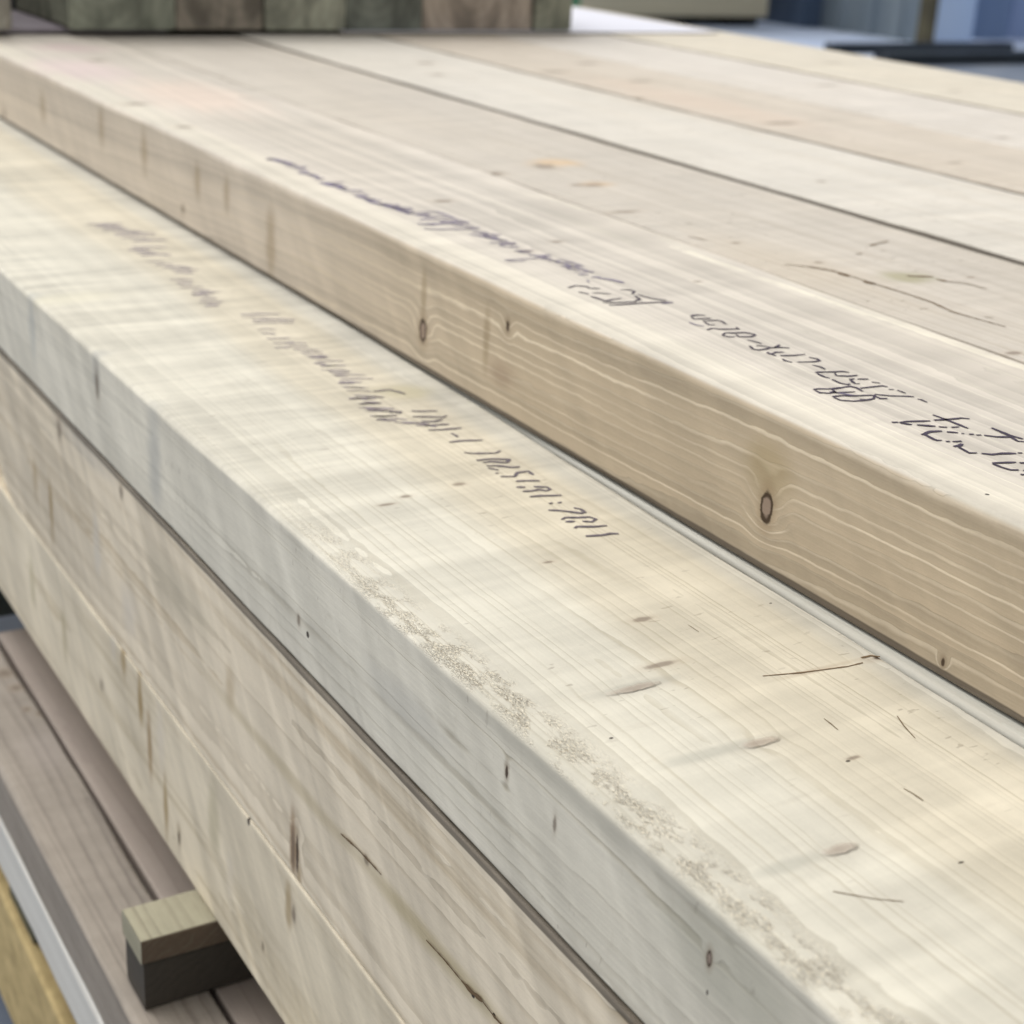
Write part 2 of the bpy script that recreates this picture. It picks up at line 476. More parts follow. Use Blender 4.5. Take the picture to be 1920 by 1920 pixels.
for i, (b, l, kw) in enumerate(specs):
    i += 1
    ks = [(T_top[i](*k[0]),) + tuple(k[1:]) for k in kn[i]]
    st = []
    if i == 1:
        st = [(T_top[1](1040, 305), (.03, .022, .01), lin(206, 170, 120), 0.5), (T_top[1](1120, 345), (.02, .012, .01), lin(200, 165, 120), 0.4),
              (T_top[1](1700, 520), (.022, .02, .01), lin(150, 145, 112), 0.75), (T_top[1](1480, 500), (.05, .12, .01), lin(186, 172, 150), 0.35)]
    if i == 3:
        st = [(T_top[3](1300, 190), (.06, .25, .01), lin(200, 178, 158), 0.4)]
    woods.append(wood('timber_top_%s' % 'abcdef'[i], org(A_edges[i][0], ZA), b, l, knots=ks, stains=st, fibre=0.1, bump=0.0003, chatter=0.12, curl=0.05, flecks=(0.8 if i == 1 else 0.45), seam_shade=(((1.6 - A_dz[i], 3.6 - A_dz[i]),) if i > 1 else ()), fade=(0.9, 1.7, 0.6), **kw))
labels_A = ['pale timber with blue stamped writing, at the left edge of the top layer',
            'timber with a long drying crack, directly behind the stamped front timber',
            'whitish timber standing slightly proud, third from the stamped front timber',
            'pinkish beige timber with oval knots, fourth from the stamped front timber',
            'very pale plain timber, fifth from the stamped front timber',
            'cream timber along the far right edge of the top layer, by the blue floor']
Atim = []
for i, (x0, x1) in enumerate(A_edges):
    zt = ZA + A_dz[i]
    O = org(x0, ZA)
    rd = (4.4, 2.2, 2.5, 1.2) if i == 0 else (2.0, 1.8, 2.5, 2.5)
    me = beam_mesh(x0, x1, -300, 2700, ZB + 1.0 + (A_dz[i] if i else 0), zt, O, rad=rd, wave=0.9 if i == 0 else 0.9, seed=i + 3)
    o = link('timber', me, woods[i], loc=O)
    tag(o, labels_A[i], 'timber', TOPG)
    Atim.append(o)

# ------------------------------------------------------------------ layer below
PB = lambda u, v: pz(u, v, ZB)
PBs = lambda u, v: px(u, v, XB)
bk = [
    (PB(1655, 1231), (.0060, .0022, .006), 'knot', 0.3),
    (PB(1425, 1392), (.0085, .0028, .005), 'swirl', 0.5),
    (PB(1575, 1592), (.0075, .0028, .005), 'swirl', 0.5),
    (PB(1205, 1161), (.0055, .0022, .005), 'soft'),
    (PB(1190, 1290), (.012, .0026, .005), 'swirl', 0.3),
    (PB(1240, 1246), (.009, .0022, .005), 'soft'),
    (PB(760, 931), (.0040, .0022, .005), 'soft'),
    (PB(725, 946), (.0050, .0018, .005), 'soft'),
    (PB(860, 908), (.0040, .0025, .005), 'soft'),
    (PB(1028, 1054), (.0030, .0015, .005), 'soft'),
    (PB(1600, 1421), (.0032, .0012, .005), 'soft'),
    (PB(1590, 1427), (.0010, .0006, .002), 'dot'),
    (PB(1146, 1384), (.0009, .0006, .002), 'dot'),
    (PB(1445, 1131), (.0007, .0005, .002), 'dot'),
    (PB(1802, 1617), (.0012, .0005, .002), 'dot'),
    (PBs(577, 1190), (.006, .0016, .0016), 'dot'),
    (PBs(560, 1162), (.008, .0022, .0032), 'soft'),
    (PBs(950, 1448), (.010, .0012, .0034), 'knot', 0.5),
    (PBs(1330, 1797), (.010, .0013, .0030), 'ring', 0.5),
    (PBs(1326, 1861), (.005, .0005, .0010), 'dot'),
    (PBs(182, 720), (.010, .0042, .011), 'soft'),
    (PBs(1040, 1545), (.010, .0013, .004), 'soft'),
]
GREY = lin(160, 158, 146)
bst = [
    (PB(1330, 1412), (.024, .0045, .01), GREY, 0.55), (PB(1480, 1622), (.020, .0045, .01), GREY, 0.55),
    (PB(1540, 1254), (.030, .0022, .01), lin(176, 162, 140), 0.6), (PB(1180, 1290), (.026, .004, .01), GREY, 0.45),
    (PB(760, 735), (.025, .018, .01), lin(176, 168, 138), 0.6), (PB(700, 730), (.02, .012, .01), lin(182, 174, 150), 0.5),
    (PB(120, 560), (.05, .02, .01), lin(206, 200, 176), 0.4),
    (PBs(290, 870), (.02, .016, .04), lin(168, 168, 164), 0.55), (PBs(60, 610), (.02, .012, .03), lin(170, 172, 168), 0.5),
    (PBs(180, 690), (.02, .010, .02), lin(160, 160, 156), 0.5), (PBs(760, 1330), (.02, .05, .012), lin(176, 174, 168), 0.4),
    (PBs(1400, 1860), (.02, .05, .02), lin(168, 166, 150), 0.5), (PBs(1060, 1470), (.02, .10, .008), lin(160, 156, 142), 0.4),
]
OB = org(XB, ZB)
bow = lambda y: 12.5 * max(0.0, min(1.25, (y - 330) / 560.0))      # the second timber widens slightly away from us
mB = wood('timber_second', OB, lin(200, 195, 180), lin(158, 146, 118), pith=(-0.26, -0.16), spacing=0.0052, amt=0.42,
          line=(0.72, 0.93, 0.985), wob=0.010, wob2=0.0008, irr=6.0, fade=(0.55, 0.95, 0.1), blotch=0.06, fibre=0.08, knots=bk, stains=bst, seed=71.0, rt=0.1, chatter=0.16, flecks=0.35, curl=0.16,
          zones=[(352, 426, .03, lin(196, 186, 164), 0.62), (425, 445, .016, lin(188, 186, 178), 0.5)],
          seam_shade=((63.9, 67.0),), fuzz=(269.5, 285), side=(lin(222, 216, 200), lin(160, 150, 126), 1.5), bump=0.0003, warpk=0.003)
me = beam_mesh(XB, 429.8, -300, 2700, ZC + 0.5, ZB, OB, rad=(3.2, 1.6, 2.5, 2.0), wave=0.5, seed=31, step=0.012, dxr=bow)
B1 = link('timber', me, mB, loc=OB)
tag(B1, 'wide grey-white timber with fuzzy grain along its edge, one step below the top layer', 'timber', LOWG)
OB2 = org(434.5, ZB)
mB2 = wood('timber_hidden', OB2, lin(196, 194, 184), lin(170, 160, 140), seed=83.0, spacing=0.008, amt=0.3)
me = beam_mesh(433.2, 612, -300, 2700, ZC + 0.8, ZB - 0.2, OB2, rad=(2.6, 3, 3, 3), wave=0.5, seed=32, dxl=bow)
B2 = link('timber', me, mB2, loc=OB2)
tag(B2, 'timber of which only a narrow pale edge shows under the stamped front timber', 'timber', LOWG)

PC = PBs
ck = [
    (PC(226, 922), (.01, .004, .006), 'soft'), (PC(110, 805), (.01, .006, .009), 'soft'), (PC(548, 1590), (.012, .0030, .016), 'soft'),
    (PC(556, 1600), (.012, .0020, .012), 'knot', 0.5), (PC(685, 1612), (.01, .003, .003), 'soft'),
    (PC(885, 1865), (.006, .0016, .0016), 'dot'), (PC(875, 1852), (.006, .0014, .0012), 'dot'), (PC(925, 1905), (.006, .0012, .0012), 'dot'),
]
BR = lin(150, 124, 76)
cst = [
    (PC(95, 955), (.02, .006, .030), BR, 0.75), (PC(65, 900), (.02, .008, .02), BR, 0.5), (PC(430, 1290), (.02, .01, .015), BR, 0.4),
    (PC(548, 1585), (.02, .005, .026), lin(130, 88, 34), 0.75), (PC(560, 1670), (.02, .004, .02), BR, 0.55),
    (PC(330, 1110), (.02, .07, .02), lin(180, 172, 152), 0.4), (PC(150, 830), (.02, .08, .012), lin(176, 172, 164), 0.4),
    (PC(800, 1760), (.02, .10, .008), lin(160, 144, 96), 0.5), (PC(520, 1430), (.02, .12, .006), lin(168, 152, 112), 0.4),
    (PC(180, 1020), (.02, .01, .03), lin(204, 198, 188), 0.5), (PC(240, 1150), (.02, .02, .02), lin(206, 198, 186), 0.5),
]
OC = org(XB, ZC)
mC = wood('timber_third', OC, lin(226, 213, 190), lin(184, 164, 130), pith=(0.25, -0.07), spacing=0.006, amt=0.6, line=(0.45, 0.9, 0.98),
          wob=0.012, wob2=0.0015, blotch=0.10, fibre=0.08, seam_shade=((0.6, 4.6),), knots=ck, stains=cst, seed=91.0, rt=0.10, curl=0.22, bump=0.0003, rough=0.6)
def c_corner(y, R):
    k = min(1.0, max(0.0, (y - 1178) / 75.0))
    return [R[0], R[1], R[2], 2.0 + 46 * k ** 1.6]
me = beam_mesh(XB + 0.4, 600, -300, 2700, ZCD, ZC - 1.0, OC, rad=(1.8, 3, 3, 2), wave=0.5, seed=33, corner=c_corner, step=0.01)
C1 = link('timber', me, mC, loc=OC)
tag(C1, 'thick beige timber with brown resin streaks, under the grey-white timber', 'timber', LOWG)

dk = [(PC(465, 1541), (.006, .0018, .0022), 'dot'), (PC(190, 1285), (.01, .004, .005), 'soft'), (PC(492, 1775), (.01, .002, .0035), 'soft'), (PC(335, 1570), (.01, .002, .006), 'knot', 0.4),
      (PC(550, 1715), (.01, .003, .006), 'soft')]
dst = [
    (PC(262, 1310), (.02, .006, .026), BR, 0.8), (PC(280, 1400), (.02, .006, .03), lin(140, 108, 60), 0.7), (PC(230, 1230), (.02, .007, .02), BR, 0.65),
    (PC(310, 1510), (.02, .005, .03), BR, 0.7), (PC(400, 1540), (.02, .012, .03), lin(166, 158, 128), 0.5), (PC(60, 1090), (.02, .01, .03), lin(164, 154, 116), 0.5),
    (PC(300, 1380), (.02, .01, .03), lin(212, 202, 186), 0.5), (PC(210, 1180), (.02, .008, .03), lin(210, 202, 190), 0.45), (PC(430, 1640), (.02, .008, .02), lin(212, 202, 186), 0.4),
    (PC(120, 1190), (.02, .008, .03), lin(160, 148, 112), 0.5), (PC(540, 1700), (.02, .006, .018), BR, 0.6),
]
OD = org(XB, ZCD)
mD = wood('timber_fourth', OD, lin(226, 214, 190), lin(184, 166, 130), pith=(0.3, -0.02), spacing=0.0065, amt=0.6, line=(0.5, 0.9, 0.98),
          wob=0.013, wob2=0.0015, blotch=0.09, fibre=0.08, knots=dk, stains=dst, seed=101.0, rt=0.10, curl=0.22, bump=0.0003, rough=0.6)
me = beam_mesh(XB + 0.3, 600, -300, 2700, ZD, ZCD - 0.3, OD, rad=(2.0, 3, 3, 3), wave=0.4, seed=34)
D1 = link('timber', me, mD, loc=OD)
tag(D1, 'beige timber with orange stains resting on the bearer, lowest of the stepped layers', 'timber', LOWG)

# cracks and checks that open in the faces
dark = simple('shadowed_gap', (0.02, 0.015, 0.01), None, rough=0.9)
brown = simple('open_check', lin(108, 88, 64), None, rough=0.9)
strokes_obj('drying_crack', brown, Atim[1], [
    (2.4, [(1513, 500), (1560, 508), (1590, 516)]), (3.9, [(1572, 512), (1592, 519)]), (3.6, [(1620, 528), (1642, 534)]),
    (1.4, [(1590, 516), (1640, 533), (1690, 548), (1747, 567), (1785, 585), (1830, 598), (1885, 613)]),
    (1.5, [(1470, 497), (1513, 500)]), (1.5, [(1845, 594), (1862, 597)]),
    (2.4, [(1700, 518), (1730, 519), (1750, 519)]), (3.3, [(1756, 524), (1775, 528)]), (1.5, [(1775, 528), (1815, 533), (1850, 542)]),
    (2.0, [(1630, 461), (1650, 456), (1666, 453)]), (1.8, [(1604, 477), (1617, 476)]), (1.2, [(1290, 443), (1325, 452)])],
    T_top[1], jit=0.4, gap=-1)
strokes_obj('scratch', brown, B1, [
    (0.55, [(1545, 1348), (1557, 1357), (1571, 1369)]), (0.45, [(1682, 1343), (1695, 1362), (1716, 1385)]), (0.7, [(1694, 1479), (1712, 1489), (1731, 1502)]),
    (0.4, [(1562, 1672), (1600, 1679), (1640, 1686), (1694, 1691)]), (0.35, [(1290, 1172), (1310, 1185)]),
    (0.8, [(1430, 1268), (1500, 1262), (1545, 1256), (1590, 1250), (1618, 1243)]), (1.4, [(1615, 1234), (1632, 1230), (1650, 1232)])],
    PB, jit=0.35, off=0.0002, gap=-1)
strokes_obj('drying_crack', brown, C1, [
    (1.0, [(640, 1563), (672, 1592), (700, 1622), (716, 1640)]), (2.0, [(866, 1838), (884, 1858), (905, 1876)]), (1.0, [(905, 1876), (928, 1906), (950, 1930)]),
    (0.8, [(800, 1762), (835, 1800), (866, 1838)])],
    PBs, n=(-1, 0, 0), jit=0.4, gap=-1)

# ------------------------------------------------------------------ stamped writing
ink = simple('stamp_ink', lin(48, 40, 52), lin(70, 60, 78), (400, 400, 400), 0.8, seed=4)
ink2 = simple('stamp_ink_faint', lin(104, 98, 122), lin(140, 130, 144), (300, 300, 300), 0.85, seed=5)
big = [
    [(1672, 792.5), (1684, 792.5)], [(1686, 793), (1700, 791), (1744, 790)], [(1751, 788.5), (1764, 788), (1790, 786), (1803, 784.5), (1818, 786)],
    [(1688, 794), (1710, 797)], [(1719, 797.5), (1754, 800)], [(1760, 801), (1776, 802)], [(1784, 802), (1798, 801)],
    [(1749, 778.5), (1775, 788), (1815, 804)], [(1859, 803), (1890, 816), (1918, 824)],
    [(1922, 829), (1908, 828), (1895, 820), (1870, 820), (1845, 817)], [(1840, 816.5), (1830, 816.5)], [(1826, 815), (1817, 815)], [(1808, 814), (1802, 813.5)],
    [(1796, 812), (1775, 810.5)], [(1766, 809), (1745, 810), (1738, 812), (1733, 815), (1727, 815.5)],
    [(1735, 816), (1750, 824), (1757, 826.5), (1766, 826.5)], [(1773, 828.5), (1781, 828.5)], [(1786, 829), (1803, 828)],
    [(1788, 838), (1800, 836), (1804, 833)], [(1797, 839), (1817, 850), (1832, 850)], [(1840, 851), (1860, 853), (1880, 851), (1905, 851)], [(1908, 850), (1917, 850)],
    [(1860, 869), (1890, 868), (1905, 867.5)], [(1912, 869), (1926, 868)], [(1861, 870), (1878, 877), (1895, 882), (1910, 882)], [(1918, 883), (1935, 883)], [(1913, 890.5), (1940, 892)],
]
mid = [
    [(1524, 731), (1537, 729.5), (1553, 730), (1566, 729), (1580, 727), (1594, 725), (1606, 728), (1618, 735)],
    [(1527, 732), (1537, 737), (1555, 738), (1568, 735)], [(1560, 730), (1566, 737), (1590, 736), (1603, 735)],
    [(1560, 744), (1580, 742.5), (1600, 743), (1622, 742), (1637, 742)], [(1640, 740), (1670, 743), (1695, 743.5), (1714, 744.5)],
    [(1562, 745), (1575, 751), (1600, 753), (1625, 751), (1638, 748), (1640, 741)], [(1612, 749), (1624, 750)], [(1642, 744), (1650, 748), (1664, 748)],
    [(1720, 749), (1727, 750), (1738, 755)], [(1613, 728.5), (1628, 727), (1645, 725), (1655, 724), (1664, 726)], [(1634, 717), (1650, 719)], [(1666, 731), (1676, 731)], [(1682, 732), (1698, 738)],
    [(1528, 699), (1545, 698), (1560, 698), (1580, 697), (1592, 699)], [(1532, 701), (1545, 707), (1556, 710)], [(1560, 712), (1575, 719), (1590, 722), (1593, 720)],
    [(1565, 700), (1568, 705), (1590, 706), (1608, 704.5)], [(1592, 712), (1602, 711)], [(1607, 711.5), (1628, 711.5)], [(1594, 713), (1603, 720), (1612, 720)],
    [(1523, 685), (1537, 688), (1547, 693)], [(1467, 673.5), (1472, 677), (1485, 680)], [(1495, 679.5), (1525, 679), (1537, 677), (1532, 673.5), (1517, 670.5)],
    [(1437, 662), (1455, 668)], [(1438, 661), (1448, 664), (1455, 661), (1470, 661)], [(1463, 667.5), (1490, 667), (1510, 665)],
    [(1405, 649), (1412, 655), (1422, 657), (1437, 655), (1445, 652), (1430, 649), (1418, 649)], [(1445, 653), (1460, 652), (1480, 653)], [(1452, 653), (1462, 647)],
    [(1401, 638), (1412, 640), (1428, 645)], [(1354, 629), (1360, 625), (1378, 625), (1395, 624), (1413, 627), (1416, 629), (1408, 632), (1385, 632), (1380, 628)], [(1355, 630), (1365, 632), (1378, 632)],
    [(1326, 619), (1335, 616), (1350, 618), (1385, 617.5), (1380, 614)], [(1317, 602), (1345, 601), (1353, 603), (1360, 608), (1364, 608)], [(1320, 604), (1330, 610), (1340, 609.5)],
    [(1295, 594), (1300, 592), (1310, 591), (1323, 592)], [(1297, 596), (1302, 599), (1318, 598), (1333, 597)],
    [(1065, 540), (1080, 536), (1100, 538), (1105, 541), (1125, 542)], [(1085, 548), (1095, 550), (1104, 552)], [(1110, 550), (1125, 550), (1145, 552)],
    [(1108, 556), (1120, 560), (1135, 565), (1150, 562), (1165, 560)], [(1130, 568), (1160, 568), (1190, 566), (1200, 562), (1190, 555)], [(1142, 573), (1165, 572), (1200, 569), (1240, 567), (1262, 567)],
    [(1163, 544), (1180, 544), (1190, 547), (1185, 552)], [(1195, 553), (1220, 560), (1250, 564)],
]
faintA = [
    (2.0, [(1035, 488), (1055, 494), (1075, 500), (1100, 508), (1112, 512)]), (1.6, [(1045, 486), (1070, 492), (1095, 500)]), (1.4, [(1050, 498), (1080, 506)]),
    (1.4, [(1292, 605), (1305, 610), (1320, 612)]), (1.2, [(1100, 526), (1105, 530)]), (3.0, [(1122, 522), (1150, 526), (1170, 531)]),
    (1.6, [(945, 489), (960, 487), (985, 486), (1035, 484)]), (1.4, [(950, 491), (985, 490)]), (2.0, [(970, 471), (1000, 470)]),
    (2.2, [(918, 456), (945, 456), (967, 456)]), (1.8, [(905, 441), (925, 446), (945, 452)]), (1.6, [(935, 460), (950, 464)]),
    (2.4, [(772, 400), (800, 398), (820, 398), (840, 405), (855, 412), (880, 418)]), (3.0, [(782, 420), (810, 422), (840, 418), (860, 417), (880, 419)]), (2.0, [(795, 430), (830, 431), (870, 430), (900, 427)]),
    (6.0, [(690, 378), (720, 385), (745, 392), (770, 402)]), (4.0, [(665, 368), (700, 375)]), (7.0, [(600, 343), (625, 348), (650, 354)]), (5.0, [(560, 325), (580, 327), (597, 333)]),
    (7.0, [(500, 298), (530, 303), (550, 310)]), (2.5, [(880, 440), (900, 443), (940, 452)]), (1.6, [(1555, 735), (1600, 742)]), (1.5, [(1240, 570), (1262, 568)]),
    (4.1, [(500.3, 299.3), (512.2, 298.3), (524.0, 300.0)]),
    (3.5, [(521.2, 305.0), (529.2, 304.1), (537.3, 305.5)]),
    (2.4, [(531.1, 309.1), (544.0, 308.7), (556.9, 308.8)]),
    (3.9, [(537.4, 313.1), (556.4, 313.0), (575.4, 314.4)]),
    (3.8, [(551.2, 316.5), (562.0, 316.6), (572.8, 316.3)]),
    (4.0, [(559.5, 321.6), (569.2, 321.1), (579.0, 323.3)]),
    (3.2, [(577.0, 328.6), (584.7, 327.6), (592.4, 329.2)]),
    (2.3, [(591.9, 333.9), (600.3, 334.3), (608.8, 335.6)]),
    (3.3, [(590.6, 336.9), (597.7, 335.9), (604.8, 336.6)]),
    (3.0, [(606.9, 342.8), (625.9, 343.4), (644.9, 342.5)]),
    (4.3, [(624.2, 348.0), (633.4, 347.1), (642.7, 348.9)]),
    (4.4, [(631.3, 353.0), (640.2, 354.5), (649.1, 352.8)]),
    (3.5, [(643.1, 358.2), (662.4, 357.3), (681.8, 358.6)]),
    (2.2, [(658.3, 363.0), (672.9, 362.9), (687.6, 364.7)]),
    (4.4, [(667.1, 367.7), (680.0, 368.1), (692.8, 367.2)]),
    (2.5, [(681.0, 373.2), (692.2, 373.3), (703.5, 373.5)]),
    (3.9, [(684.5, 376.0), (699.7, 375.1), (714.9, 377.5)]),
    (2.6, [(706.6, 381.7), (720.0, 382.6), (733.5, 382.3)]),
    (2.9, [(710.5, 384.1), (730.1, 385.3), (749.6, 384.5)]),
    (2.7, [(734.3, 388.7), (743.5, 387.8), (752.7, 390.6)]),
    (3.5, [(734.9, 391.3), (754.2, 390.3), (773.5, 390.9)]),
    (4.3, [(750.5, 395.0), (762.6, 394.9), (774.6, 394.8)]),
    (3.4, [(759.2, 399.4), (768.0, 400.1), (776.7, 399.0)]),
    (3.0, [(774.8, 403.6), (791.0, 404.8), (807.1, 403.5)]),
    (3.2, [(786.5, 412.3), (803.5, 411.5), (820.6, 411.9)]),
    (2.2, [(798.6, 418.9), (807.9, 419.8), (817.1, 419.0)]),
    (2.0, [(783.6, 402.0), (793.8, 402.0), (804.0, 402.0)]),
    (2.5, [(797.0, 407.3), (818.2, 406.4), (839.5, 409.3)]),
    (2.0, [(815.3, 412.4), (830.8, 413.7), (846.2, 412.0)]),
    (2.2, [(824.4, 415.9), (839.9, 416.7), (855.3, 415.6)]),
    (2.1, [(839.8, 420.1), (854.0, 419.2), (868.2, 421.1)]),
    (2.4, [(847.6, 423.4), (867.9, 424.2), (888.2, 424.5)]),
    (2.1, [(871.0, 428.7), (879.2, 429.4), (887.5, 429.3)]),
    (1.5, [(876.8, 430.9), (887.2, 430.0), (897.6, 431.3)]),
    (2.3, [(885.4, 435.9), (900.8, 435.8), (916.2, 437.4)]),
    (2.6, [(896.9, 438.9), (918.2, 440.4), (939.6, 440.5)]),
    (2.3, [(909.6, 444.8), (922.3, 444.3), (935.0, 444.9)]),
    (2.6, [(933.4, 450.9), (942.8, 450.8), (952.2, 452.3)]),
    (2.1, [(937.8, 458.3), (953.0, 457.9), (968.1, 458.4)]),
    (2.5, [(952.2, 464.5), (962.7, 463.6), (973.2, 464.3)]),
    (2.4, [(963.9, 471.1), (972.4, 471.6), (980.9, 471.1)]),
    (2.3, [(971.7, 473.2), (983.3, 474.7), (994.9, 474.7)]),
    (2.5, [(991.1, 479.1), (1012.2, 480.5), (1033.2, 478.8)]),
    (1.9, [(1004.0, 481.6), (1015.2, 481.5), (1026.5, 483.2)]),
    (1.8, [(1013.1, 485.7), (1023.8, 486.2), (1034.4, 486.6)]),
    (1.7, [(1028.3, 489.7), (1038.7, 489.1), (1049.0, 490.6)]),
    (1.4, [(1039.1, 493.0), (1056.9, 493.6), (1074.8, 493.4)]),
    (2.4, [(1055.1, 499.0), (1071.5, 499.8), (1087.9, 499.0)]),
    (2.0, [(1061.8, 504.8), (1074.3, 505.0), (1086.8, 506.5)]),
    (1.3, [(1076.0, 509.6), (1095.7, 510.4), (1115.3, 509.8)]),
    (2.5, [(1085.3, 515.8), (1094.1, 514.9), (1102.8, 515.6)]),
    (2.6, [(1108.8, 520.0), (1117.8, 520.7), (1126.9, 520.5)]),
]
PA = lambda u, v: pz(u, v, ZA)
strokes_obj('stamped_writing', ink, Atim[0], [(1.9, s) for s in big], PA, label='large stamped characters in dark ink')
strokes_obj('stamped_writing', ink, Atim[0], [(1.6 if s[0][0] > 1270 else 1.8, s) for s in mid], PA, label='line of small stamped code in dark ink')
strokes_obj('stamped_writing', ink2, Atim[0], faintA, PA, label='faded bluish part of the stamped code')
codeB = [
    [(1098, 1006), (1130, 1004), (1145, 1001), (1160, 1001.5)], [(1077, 991), (1082, 988), (1117, 988), (1138, 986)],
    [(1053, 975), (1060, 971), (1085, 971), (1105, 970), (1118, 974), (1110, 979), (1092, 978)], [(1060, 979), (1078, 978)],
    [(1028, 957), (1050, 958), (1075, 961), (1090, 963), (1097, 961), (1088, 955), (1076, 953)], [(1030, 945), (1036, 943.5)], [(1046, 944), (1053, 942)],
    [(993, 932), (1015, 930), (1035, 930), (1053, 929)], [(980, 922), (998, 921), (1010, 918.5), (1025, 921), (1032, 918), (1025, 914), (1000, 913)], [(968, 914), (985, 914)],
    [(967, 903), (985, 902), (1003, 902), (1012, 902)], [(929, 888), (935, 887.5)], [(938, 894), (965, 894), (970, 887), (990, 884), (1000, 891)],
    [(912, 874), (935, 874), (960, 877), (975, 876)], [(915, 878), (935, 882)], [(893, 864), (920, 861), (955, 862), (950, 868), (920, 866), (905, 868)],
    [(870, 849), (890, 851), (930, 850), (938, 846)], [(842, 830), (865, 827), (905, 826)], [(846, 813), (855, 817), (858, 820)],
    [(803, 807), (830, 806), (865, 803)], [(795, 799), (820, 797), (842, 796)], [(773, 782), (800, 782), (830, 783), (838, 780)], [(790, 791), (815, 791), (830, 787)], [(771, 771), (785, 772), (820, 771)],
    [(655, 749), (675, 747), (700, 744), (720, 746)], [(673, 758), (690, 757), (715, 756)], [(690, 770), (715, 770), (740, 773), (750, 776), (752, 772), (730, 774)], [(700, 781), (725, 781), (745, 779)], [(705, 788), (725, 786)],
    [(700, 735), (730, 731), (760, 739)],
]
